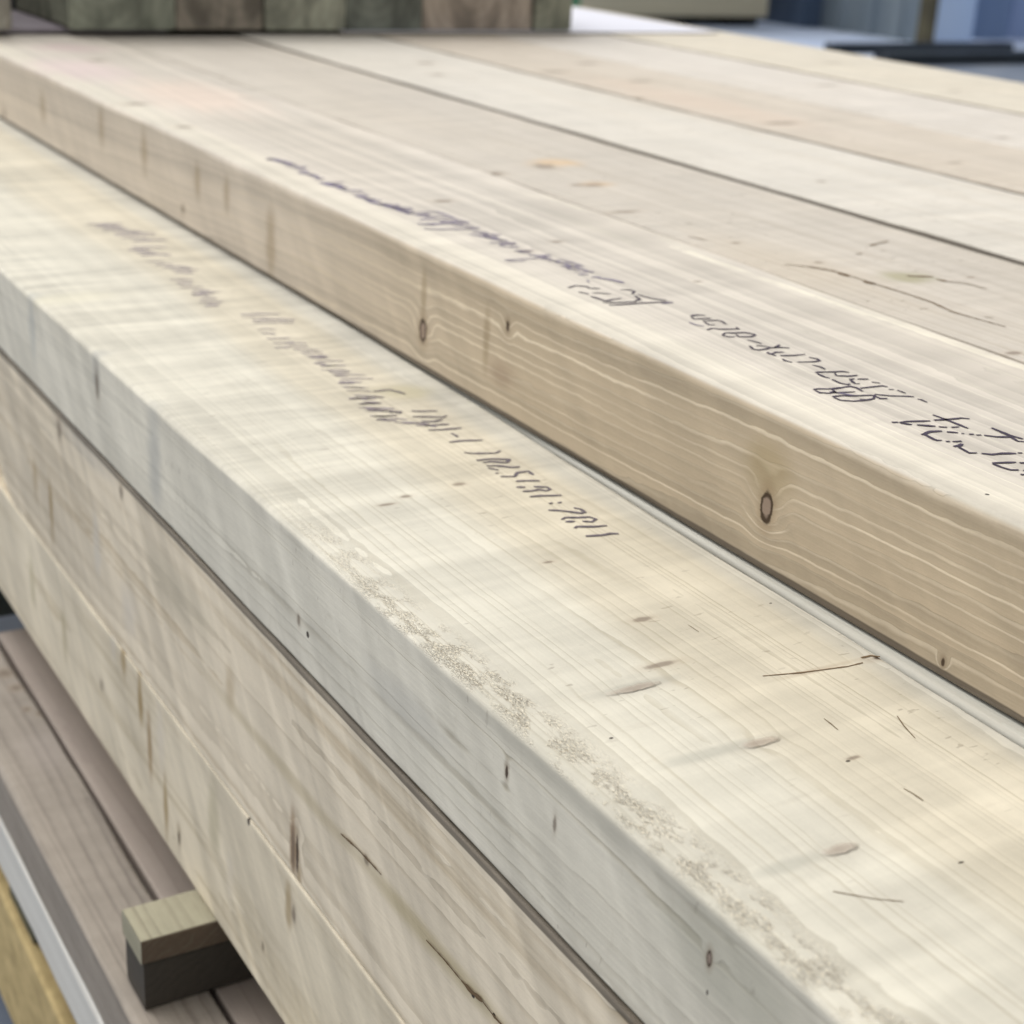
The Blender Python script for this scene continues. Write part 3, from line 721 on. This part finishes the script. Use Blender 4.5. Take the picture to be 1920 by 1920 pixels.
faintB = [
    (3.3, [(163, 421.3), (196, 420.9), (229, 419.5)]),
    (4.2, [(179, 425.4), (205, 423.8), (230, 425.1)]),
    (3.9, [(193, 429.9), (216, 428.4), (239, 430.0)]),
    (2.6, [(192, 433.3), (228, 432.6), (265, 434.0)]),
    (4.0, [(214, 438.5), (253, 437.1), (291, 438.3)]),
    (2.2, [(215, 442.6), (252, 441.2), (290, 442.7)]),
    (2.8, [(227, 447.3), (252, 446.4), (276, 447.5)]),
    (3.8, [(250, 453.0), (281, 450.7), (313, 450.9)]),
    (3.0, [(248, 464.4), (281, 463.6), (313, 464.6)]),
    (3.6, [(240, 469.6), (260, 468.5), (281, 469.2)]),
    (3.4, [(256, 474.1), (273, 473.2), (291, 473.4)]),
    (3.6, [(264, 479.0), (292, 477.0), (320, 479.0)]),
    (1.9, [(276, 491.4), (293, 491.2), (309, 492.0)]),
    (2.5, [(292, 497.9), (308, 495.2), (325, 496.4)]),
    (3.1, [(305, 502.1), (331, 500.8), (358, 502.9)]),
    (2.3, [(320, 506.6), (345, 505.0), (371, 506.8)]),
    (3.0, [(327, 511.0), (344, 510.8), (362, 512.1)]),
    (2.6, [(318, 525.7), (340, 524.6), (362, 526.3)]),
    (3.1, [(331, 532.0), (346, 531.6), (361, 532.5)]),
    (2.1, [(338, 539.2), (360, 538.4), (381, 538.4)]),
    (2.7, [(360, 545.1), (377, 545.1), (394, 546.0)]),
    (2.6, [(359, 551.2), (380, 551.4), (402, 551.3)]),
    (1.7, [(374, 547.7), (393, 546.7), (412, 548.7)]),
    (2.3, [(360, 553.9), (375, 552.9), (391, 555.1)]),
    (2.5, [(376, 561.6), (391, 560.3), (407, 559.8)]),
    (2.0, [(373, 567.3), (396, 566.7), (418, 567.0)]),
    (3.0, [(384, 574.8), (398, 572.0), (411, 573.6)]),
    (2.2, [(451, 590.7), (488, 588.7), (525, 589.8)]),
    (1.3, [(454, 595.5), (480, 594.8), (506, 595.9)]),
    (2.5, [(473, 601.5), (513, 598.9), (553, 600.6)]),
    (1.6, [(475, 606.3), (513, 605.0), (551, 605.5)]),
    (1.4, [(483, 618.7), (501, 617.0), (518, 618.5)]),
    (2.1, [(490, 625.8), (503, 624.9), (517, 627.3)]),
    (1.9, [(500, 635.7), (522, 634.9), (544, 634.2)]),
    (1.7, [(512, 644.1), (531, 643.5), (551, 642.1)]),
    (2.3, [(515, 652.7), (529, 651.8), (544, 651.8)]),
    (1.7, [(564, 662.2), (584, 661.3), (605, 661.0)]),
    (1.8, [(578, 670.0), (595, 670.1), (612, 669.2)]),
    (1.4, [(593, 679.1), (619, 677.3), (645, 678.1)]),
    (1.4, [(602, 687.1), (625, 685.8), (649, 685.9)]),
    (1.4, [(602, 694.9), (629, 693.2), (657, 695.8)]),
    (1.3, [(623, 703.2), (654, 703.0), (686, 703.8)]),
    (1.7, [(638, 712.0), (669, 710.4), (700, 710.3)]),
    (1.8, [(634, 718.8), (649, 719.6), (664, 718.5)]),
    (1.9, [(646, 727.2), (664, 726.3), (683, 728.2)]),
    (1.7, [(534.4, 644.0), (554.8, 643.9), (575.2, 644.2)]),
    (1.6, [(541.9, 649.0), (559.9, 650.2), (577.9, 649.9)]),
    (1.5, [(549.5, 655.2), (573.4, 656.3), (597.2, 656.3)]),
    (1.1, [(567.8, 666.8), (593.0, 666.9), (618.2, 668.0)]),
    (1.3, [(582.6, 671.3), (599.5, 671.8), (616.5, 672.1)]),
    (1.8, [(587.7, 682.0), (598.7, 682.7), (609.7, 681.7)]),
    (2.0, [(600.6, 685.9), (615.2, 685.5), (629.8, 685.9)]),
    (2.1, [(616.3, 697.3), (635.0, 698.6), (653.8, 698.6)]),
    (1.4, [(629.2, 705.4), (640.9, 705.6), (652.6, 706.5)]),
    (2.0, [(634.9, 717.2), (656.3, 716.4), (677.6, 717.6)]),
    (1.2, [(640.3, 726.0), (665.8, 726.3), (691.3, 727.8)]),
    (1.2, [(649.5, 733.2), (673.0, 732.4), (696.6, 734.9)]),
    (1.3, [(665.1, 742.4), (679.5, 741.7), (693.9, 742.6)]),
    (1.5, [(668.0, 747.8), (686.5, 749.2), (704.9, 747.4)]),
    (1.2, [(678.2, 756.6), (691.5, 757.3), (704.8, 757.4)]),
    (2.0, [(685.6, 766.7), (712.6, 766.1), (739.5, 767.2)]),
    (1.2, [(652.9, 747.3), (674.2, 746.7), (695.4, 748.9)]),
    (1.3, [(681.2, 754.6), (695.6, 754.3), (710.0, 755.7)]),
    (1.0, [(671.6, 765.5), (691.7, 764.7), (711.9, 766.3)]),
    (0.8, [(683.1, 771.2), (714.7, 771.3), (746.3, 771.0)]),
    (1.4, [(694.0, 780.3), (711.3, 781.7), (728.7, 780.7)]),
    (1.3, [(725.4, 786.3), (745.0, 785.4), (764.6, 787.7)]),
    (1.5, [(716.8, 788.5), (730.1, 789.3), (743.4, 788.9)]),
    (1.4, [(739.2, 792.1), (767.5, 792.9), (795.8, 794.0)]),
    (1.5, [(754.5, 794.2), (779.7, 794.1), (805.0, 795.3)]),
    (1.6, [(778.7, 798.6), (798.8, 797.7), (819.0, 800.6)]),
]
inkB = simple('stamp_ink_grey', lin(84, 77, 82), lin(110, 102, 108), (400, 400, 400), 0.8, seed=6)
strokes_obj('stamped_writing', inkB, B1, [(2.1, s) for s in codeB], PB, label='line of small stamped digits in grey ink')
strokes_obj('stamped_writing', simple('stamp_ink_pale', lin(122, 112, 122), lin(150, 140, 148), (300, 300, 300), 0.85, seed=7), B1, faintB, PB, label='faded far part of the stamped digits')

# ------------------------------------------------------------------ bearer, lower layers, yellow beam
def plain_timber(name, x0, x1, y0, y1, z0, z1, mat, label, cat='timber', group=None, rad=(2, 2, 2, 2), wave=0.5, seed=1, corner=None, step=0.02):
    O = org(x0, z1)
    me = beam_mesh(x0, x1, y0, y1, z0, z1, O, rad=rad, wave=wave, seed=seed, corner=corner, step=step)
    o = link(name, me, mat, loc=O)
    return tag(o, label, cat, group)
bearer_wood = wood('bearer_wood', org(224, ZD), lin(156, 151, 130), lin(120, 112, 94), front_shade=lin(104, 90, 76), seed=120, spacing=0.005, amt=0.7, blotch=0.25, fibre=0.2, pith=(0.1, 0.2))
def bearer(z0, z1, label, seed, y0=748, y1=784, x0=224.0, x1=1580, mat=None):
    O = Vector((0, 0, z1 / 1000 + CZ))
    # lofted along its own length: build along Y, turn to lie along X
    me = beam_mesh(-y1, -y0, x0, x1, z0, z1, O, rad=(1.5, 1.5, 1.5, 1.5), wave=0.5, seed=seed, step=0.02)
    for v in me.vertices: v.co = Vector((v.co.y, -v.co.x, v.co.z))
    o = link('bearer', me, mat or bearer_wood, loc=O)
    tag(o, label, 'bearer', 'bearers between the layers')
    return o
bearer(-592.5, ZD - 0.3, 'pale greenish bearer end sticking out under the stepped timbers', 5)
bearer(ZF + 0.6, -594.5, 'thicker bearer darkened for shade, directly under the pale greenish bearer', 6, y0=751, y1=785, x0=226,
       mat=wood('bearer_wood_shaded', org(226, ZD), lin(74, 69, 62), lin(58, 54, 48), seed=122, spacing=0.006, amt=0.4, pith=(0.1, 0.2)))  # dark wood tone has the shade under the pile painted in
bearer(ZF + 0.6, ZD - 0.4, 'added unseen bearer that shades the bearer front, just below the view', 9, y0=585, y1=640, x0=224)  # added out of view to keep light off the bearer front
bearer(ZF - 3, ZD - 1.0, 'dark bearer beyond the far end of the lower timbers', 7, y0=1318, y1=1390, x0=262,
       mat=simple('dark_bearer', lin(46, 54, 54), lin(64, 68, 64), (30, 30, 30), 0.8))
FG = 'lower timbers below the bearers'
fw = wood('lower_timber', org(216, ZF), lin(152, 143, 132), lin(110, 101, 94), seed=130, spacing=0.006, amt=0.8, fibre=0.2, curl=0.12, pith=(0.15, -0.2), blotch=0.16, wob=0.012,
          knots=[(pz(10, 1262, ZF), (.006, .008, .006), 'soft'), (pz(30, 1290, ZF), (.005, .006, .006), 'soft'), (pz(50, 1330, ZF), (.003, .004, .006), 'soft'), (pz(75, 1338, ZF), (.003, .004, .006), 'soft'), (px(26, 1605, 216), (.008, .006, .006), 'knot', 0.4)],
          stains=[(pz(100, 1400, ZF), (.03, .05, .01), lin(160, 150, 142), 0.5)])
plain_timber('timber', 216, 266, -300, 1288, ZG + 0.5, ZF, fw, 'mauve-grey timber with worn edge, left of the bearer under the stepped pile', group=FG, rad=(3.5, 2, 2, 2), wave=1.2, seed=41)
plain_timber('timber', 270, 420, -300, 1284, ZG - 1, ZF - 1.2, wood('lower_timber_inner', org(270, ZF), lin(168, 156, 146), lin(140, 126, 118), seed=137, blotch=0.14), 'grey-brown timber in shade right under the lowest stepped timber', group=FG, seed=42)
gw = wood('white_edge_timber', org(216, ZG), lin(206, 204, 198), lin(176, 170, 160), seed=141, spacing=0.009, amt=0.35, blotch=0.1)
plain_timber('timber', 214.5, 330, -300, 1300, ZH, ZG, gw, 'whitish timber below the mauve-grey one, above the yellow beam', group=FG, rad=(2, 2, 2, 8), wave=1.6, seed=43)
bearer(-753, ZH - 0.5, 'dark bearer between the whitish timber and the yellow beam', 8, y0=1010, y1=1080, x0=222, mat=simple('dark_bearer_low', lin(88, 84, 62), lin(66, 66, 56), (30, 30, 30), 0.8))
ym = simple('yellow_paint', lin(200, 178, 128), lin(162, 142, 98), (60, 30, 60), 0.75, seed=9, bump=0.0006)
yb = plain_timber('support_beam', 216, 290, -300, 2300, -873, -755, ym, 'worn yellow beam under the lowest timbers at the left', 'beam', rad=(3, 3, 3, 3), wave=0.6, seed=44)
for k, yy in enumerate((600, 1700)):
    O = Vector((0.26, yy / 1000, 0))
    me = box_mesh((0.222, yy / 1000 - 0.05, 0.0), (1.5, yy / 1000 + 0.05, 0.1265), O, 0.004)
    f = link('floor_block', me, simple('block_dark', lin(60, 60, 62), lin(80, 78, 74), (20, 20, 20), 0.8), loc=O)
    tag(f, 'dark block on the ground carrying the yellow beam, %s' % ('nearer one' if k == 0 else 'farther one'), 'block', 'blocks under the beam')

# ------------------------------------------------------------------ pack of dark timbers lying on the far end
SG = 'dark timber ends of the far pack'
ZS = ZA + 7.5                                   # top of the spacer boards
dirty = lin(92, 92, 80)
ends = [(-60, 24), (131, 331), (333, 496), (498, 648), (650, 792), (794, 1000), (1002, 1071)]
elab = ['grey-brown timber end at the far left, beyond the dark opening', 'broad grey-green timber end right of the dark opening', 'brownish timber end with a dark right side, third in the far pack',
        'plain grey timber end, fourth in the far pack', 'dark grey timber end in the middle of the far pack', 'reddish brown timber end, second from the right in the far pack',
        'narrow grey-green timber end at the right corner of the far pack']
ecol = [(172, 166, 152), (130, 132, 118), (128, 120, 108), (146, 146, 130), (112, 114, 104), (154, 142, 128), (130, 130, 114)]
for k, ((u0, u1), lb, c) in enumerate(zip(ends, elab, ecol)):
    a, b = py(u0, 55, 2035), py(u1, 55, 2035)
    x0, x1 = a.x * 1000, b.x * 1000
    z0 = ZS + 1.0
    M = Mat('weathered_end_%s' % 'abcdefg'[k], 0.85, 0.15)
    nz = M.noise((26, 26, 11), 3.0, 200 + k, 0.6, 0.6)
    rx_, rz_ = M.x - 0.04 * (k % 3), M.z - 0.05
    rr = (rx_ * rx_ + rz_ * rz_).m('SQRT') + (nz - 0.5) * 0.02
    ringp = (rr * 70.0).m('FRACT').sm(0.3, 0.9)
    cc = M.mix(nz.sm(0.35, 0.65), lin(*[int(q * 0.82) for q in c]), lin(*[int(q * 1.16) for q in c]))
    cc = M.mix(ringp * 0.22, cc, lin(*[int(q * 0.7) for q in c]))
    cc = M.mix(M.noise((14, 14, 14), 2.0, 230 + k).sm(0.55, 0.8) * 0.4, cc, lin(60, 66, 48))
    M.color(cc); M.bump(nz, 0.001)
    O = org(x0, z0)
    me = beam_mesh(x0 + 0.6, x1 - 0.6, 2035 + (k % 3) * 3, 3300, z0, z0 + 175, O, rad=(5, 5, 4, 4), wave=1.0, seed=60 + k, step=0.05)
    tag(link('timber', me, M.mat, loc=O), lb, 'timber', SG)
# navy block added to stand for the shade inside the opening
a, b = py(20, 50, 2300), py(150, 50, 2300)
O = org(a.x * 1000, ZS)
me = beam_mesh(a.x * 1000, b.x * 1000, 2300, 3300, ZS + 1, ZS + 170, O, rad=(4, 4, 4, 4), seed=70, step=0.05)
tag(link('timber', me, simple('navy_shade', lin(40, 46, 70), lin(28, 34, 54), (20, 20, 20), 0.7), loc=O), 'navy block standing for the shade inside the dark opening of the far pack', 'timber', SG)  # added block standing for shade, not a timber
# spacer sheets
O = Vector((1.0, 2.02, ZA / 1000 + CZ))
white_sheet = simple('white_sheet', lin(206, 206, 214), lin(190, 192, 204), (6, 6, 6), 0.5, seed=11)
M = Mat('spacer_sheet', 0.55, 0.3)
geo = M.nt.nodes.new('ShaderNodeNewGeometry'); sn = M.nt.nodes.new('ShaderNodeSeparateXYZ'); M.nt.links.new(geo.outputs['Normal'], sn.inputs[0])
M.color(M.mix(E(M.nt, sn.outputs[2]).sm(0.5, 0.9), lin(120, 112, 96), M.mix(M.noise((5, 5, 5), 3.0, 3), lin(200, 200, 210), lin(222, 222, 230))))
me = box_mesh((0.93, 2.022, ZA / 1000 + CZ + 0.0025), (1.553, 3.4, ZS / 1000 + CZ), O, 0.0006)
tag(link('spacer_sheet', me, M.mat, loc=O), 'thin sheet with white upper face sticking out right of the far pack', 'sheet')
O = Vector((0.3, 2.04, ZA / 1000 + CZ))
me = box_mesh((0.40, 2.060, ZA / 1000 + CZ + 0.0025), (0.70, 3.2, ZS / 1000 + CZ), O, 0.0006)
tag(link('spacer_board', me, simple('mauve_board', lin(150, 142, 148), lin(128, 120, 126), (30, 8, 30), 0.7), loc=O), 'thin mauve-grey board seen inside the dark opening of the far pack', 'board')
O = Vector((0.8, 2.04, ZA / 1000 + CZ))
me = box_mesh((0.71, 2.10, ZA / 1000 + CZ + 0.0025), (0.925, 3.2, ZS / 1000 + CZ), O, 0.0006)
tag(link('spacer_board', me, simple('gap_shade_board', lin(40, 38, 34), None, rough=0.8), loc=O), 'thin board blackened for the shade in the gap under the far pack', 'board')  # black colour stands in for the shadow gap under the pack

# ------------------------------------------------------------------ yard behind
FZ = -1000.0
def quadbox(name, p0, p1, mat, label, cat, bev=0.01):
    O = Vector(((p0[0] + p1[0]) / 2, (p0[1] + p1[1]) / 2, p0[2]))
    return tag(link(name, box_mesh(p0, p1, O, bev), mat, loc=O), label, cat)
# plywood coloured pack
a, b = pz(1060, 36, FZ + 60), pz(1438, 36, FZ + 60)
O = Vector((b.x, b.y, 0.06))
M = Mat('tan_pack', 0.7, 0.2)
st = M.noise((0.6, 0.6, 60), 2.0, 5)
M.color(M.mix(st.sm(0.35, 0.65), lin(196, 186, 158), lin(172, 164, 142)))
pk = link('panel_pack', box_mesh((a.x, b.y, 0.075), (b.x, b.y + 1.2, 1.3), O, 0.01), M.mat, loc=O)
tag(pk, 'tan pack of panels standing on the pale floor behind the white sheet', 'pack')
blk = simple('black_skid', lin(18, 20, 22), None, rough=0.8)
for k, t in enumerate((0.08, 0.55, 0.9)):
    xx = a.x + (b.x - a.x) * t
    s = link('skid', box_mesh((xx - 0.12, b.y + 0.03, 0.004), (xx + 0.12, b.y + 1.1, 0.0745), O, 0.004), blk, pk)
# green post
g = py(1080, 12, 9000)
quadbox('green_post', (g.x - 0.035, 9.0, 0.0), (g.x + 0.035, 9.06, 1.6), simple('green_paint', lin(70, 130, 92), lin(60, 112, 82), (8, 8, 8), 0.5), 'slim green post beside the tan pack', 'post')
# ribbed steel wall along Y at x = 8.93
def ribbed(x, y0, y1, h, pitch, depth, O):
    bm = bmesh.new(); prof = []
    y = y0
    while y < y1:
        for dy, dx in ((0, 0), (pitch * .55, 0), (pitch * .65, depth), (pitch * .9, depth)):
            if y + dy <= y1: prof.append((x - dx, y + dy))
        y += pitch
    back = [(x + 0.06, prof[-1][1]), (x + 0.06, prof[0][1])]
    lo = [bm.verts.new((p[0] - O.x, p[1] - O.y, 0.0)) for p in prof + back]
    hi = [bm.verts.new((p[0] - O.x, p[1] - O.y, h)) for p in prof + back]
    for i in range(len(lo)): j = (i + 1) % len(lo); bm.faces.new((lo[i], lo[j], hi[j], hi[i]))
    bm.faces.new(hi)
    bmesh.ops.recalc_face_normals(bm, faces=bm.faces)
    me = bpy.data.meshes.new('ribbed'); bm.to_mesh(me); bm.free(); return me
O = Vector((8.93, 9.2, 0.0))
tag(link('steel_wall', ribbed(8.93, 9.2, 14.5, 2.6, 0.30, 0.035, O), simple('steel_grey', lin(112, 124, 134), lin(132, 142, 148), (2, 6, 1), 0.5), loc=O), 'grey ribbed steel wall behind the pale floor', 'wall')
p = pz(1732, 80, FZ)
quadbox('olive_post', (8.90, 9.08, 0.0), (8.99, 9.19, 2.6), simple('olive', lin(98, 92, 70), lin(70, 64, 50), (6, 6, 6), 0.6), 'olive brown post at the near end of the ribbed wall', 'post')
def at_y(u, y): return py(u, 60, y * 1000).x
quadbox('blue_column', (at_y(1745, 9.3), 9.3, 0.0), (at_y(1824, 9.3), 9.5, 2.6), simple('light_blue', lin(176, 198, 230), lin(190, 210, 238), (3, 3, 0.5), 0.45), 'light blue steel column right of the olive post', 'column')
quadbox('blue_door', (at_y(1826, 9.42), 9.42, 0.0), (at_y(1890, 9.42), 9.5, 2.6), simple('dark_blue', lin(110, 132, 168), lin(96, 118, 152), (3, 3, 0.5), 0.5), 'dark blue panel right of the light blue column', 'panel')
quadbox('blue_panel', (at_y(1892, 9.45), 9.45, 0.0), (at_y(2300, 9.45), 9.55, 2.6), simple('mid_blue', lin(128, 148, 186), lin(118, 136, 172), (3, 3, 0.5), 0.5), 'mid blue panel at the right edge of the yard', 'panel')
navy = simple('black_rubber', lin(22, 30, 40), lin(30, 40, 48), (5, 5, 5), 0.5)
c0, c1 = pz(1562, 103, FZ), pz(1905, 101, FZ)
quadbox('black_bar', (c0.x, c0.y, 0.0045), (c1.x, c0.y + 0.1, 0.07), navy, 'black bar lying on the pale floor, the farther and thinner one', 'bar', 0.004)
c0, c1 = pz(1668, 124, FZ), pz(1990, 124, FZ)
quadbox('black_bar', (c0.x, c0.y, 0.0045), (c1.x, c0.y + 0.16, 0.075), navy, 'thicker black bar in front of the thinner one, at the edge of the dark ground', 'bar', 0.004)
quadbox('wall_infill', (8.70, 10.25, 0.004), (8.89, 10.95, 2.4), simple('navy_infill', lin(62, 76, 96), lin(74, 88, 108), (4, 4, 1), 0.5), 'navy box added for the darker far part of the ribbed wall', 'infill')  # added box standing for the darker far stretch of the wall
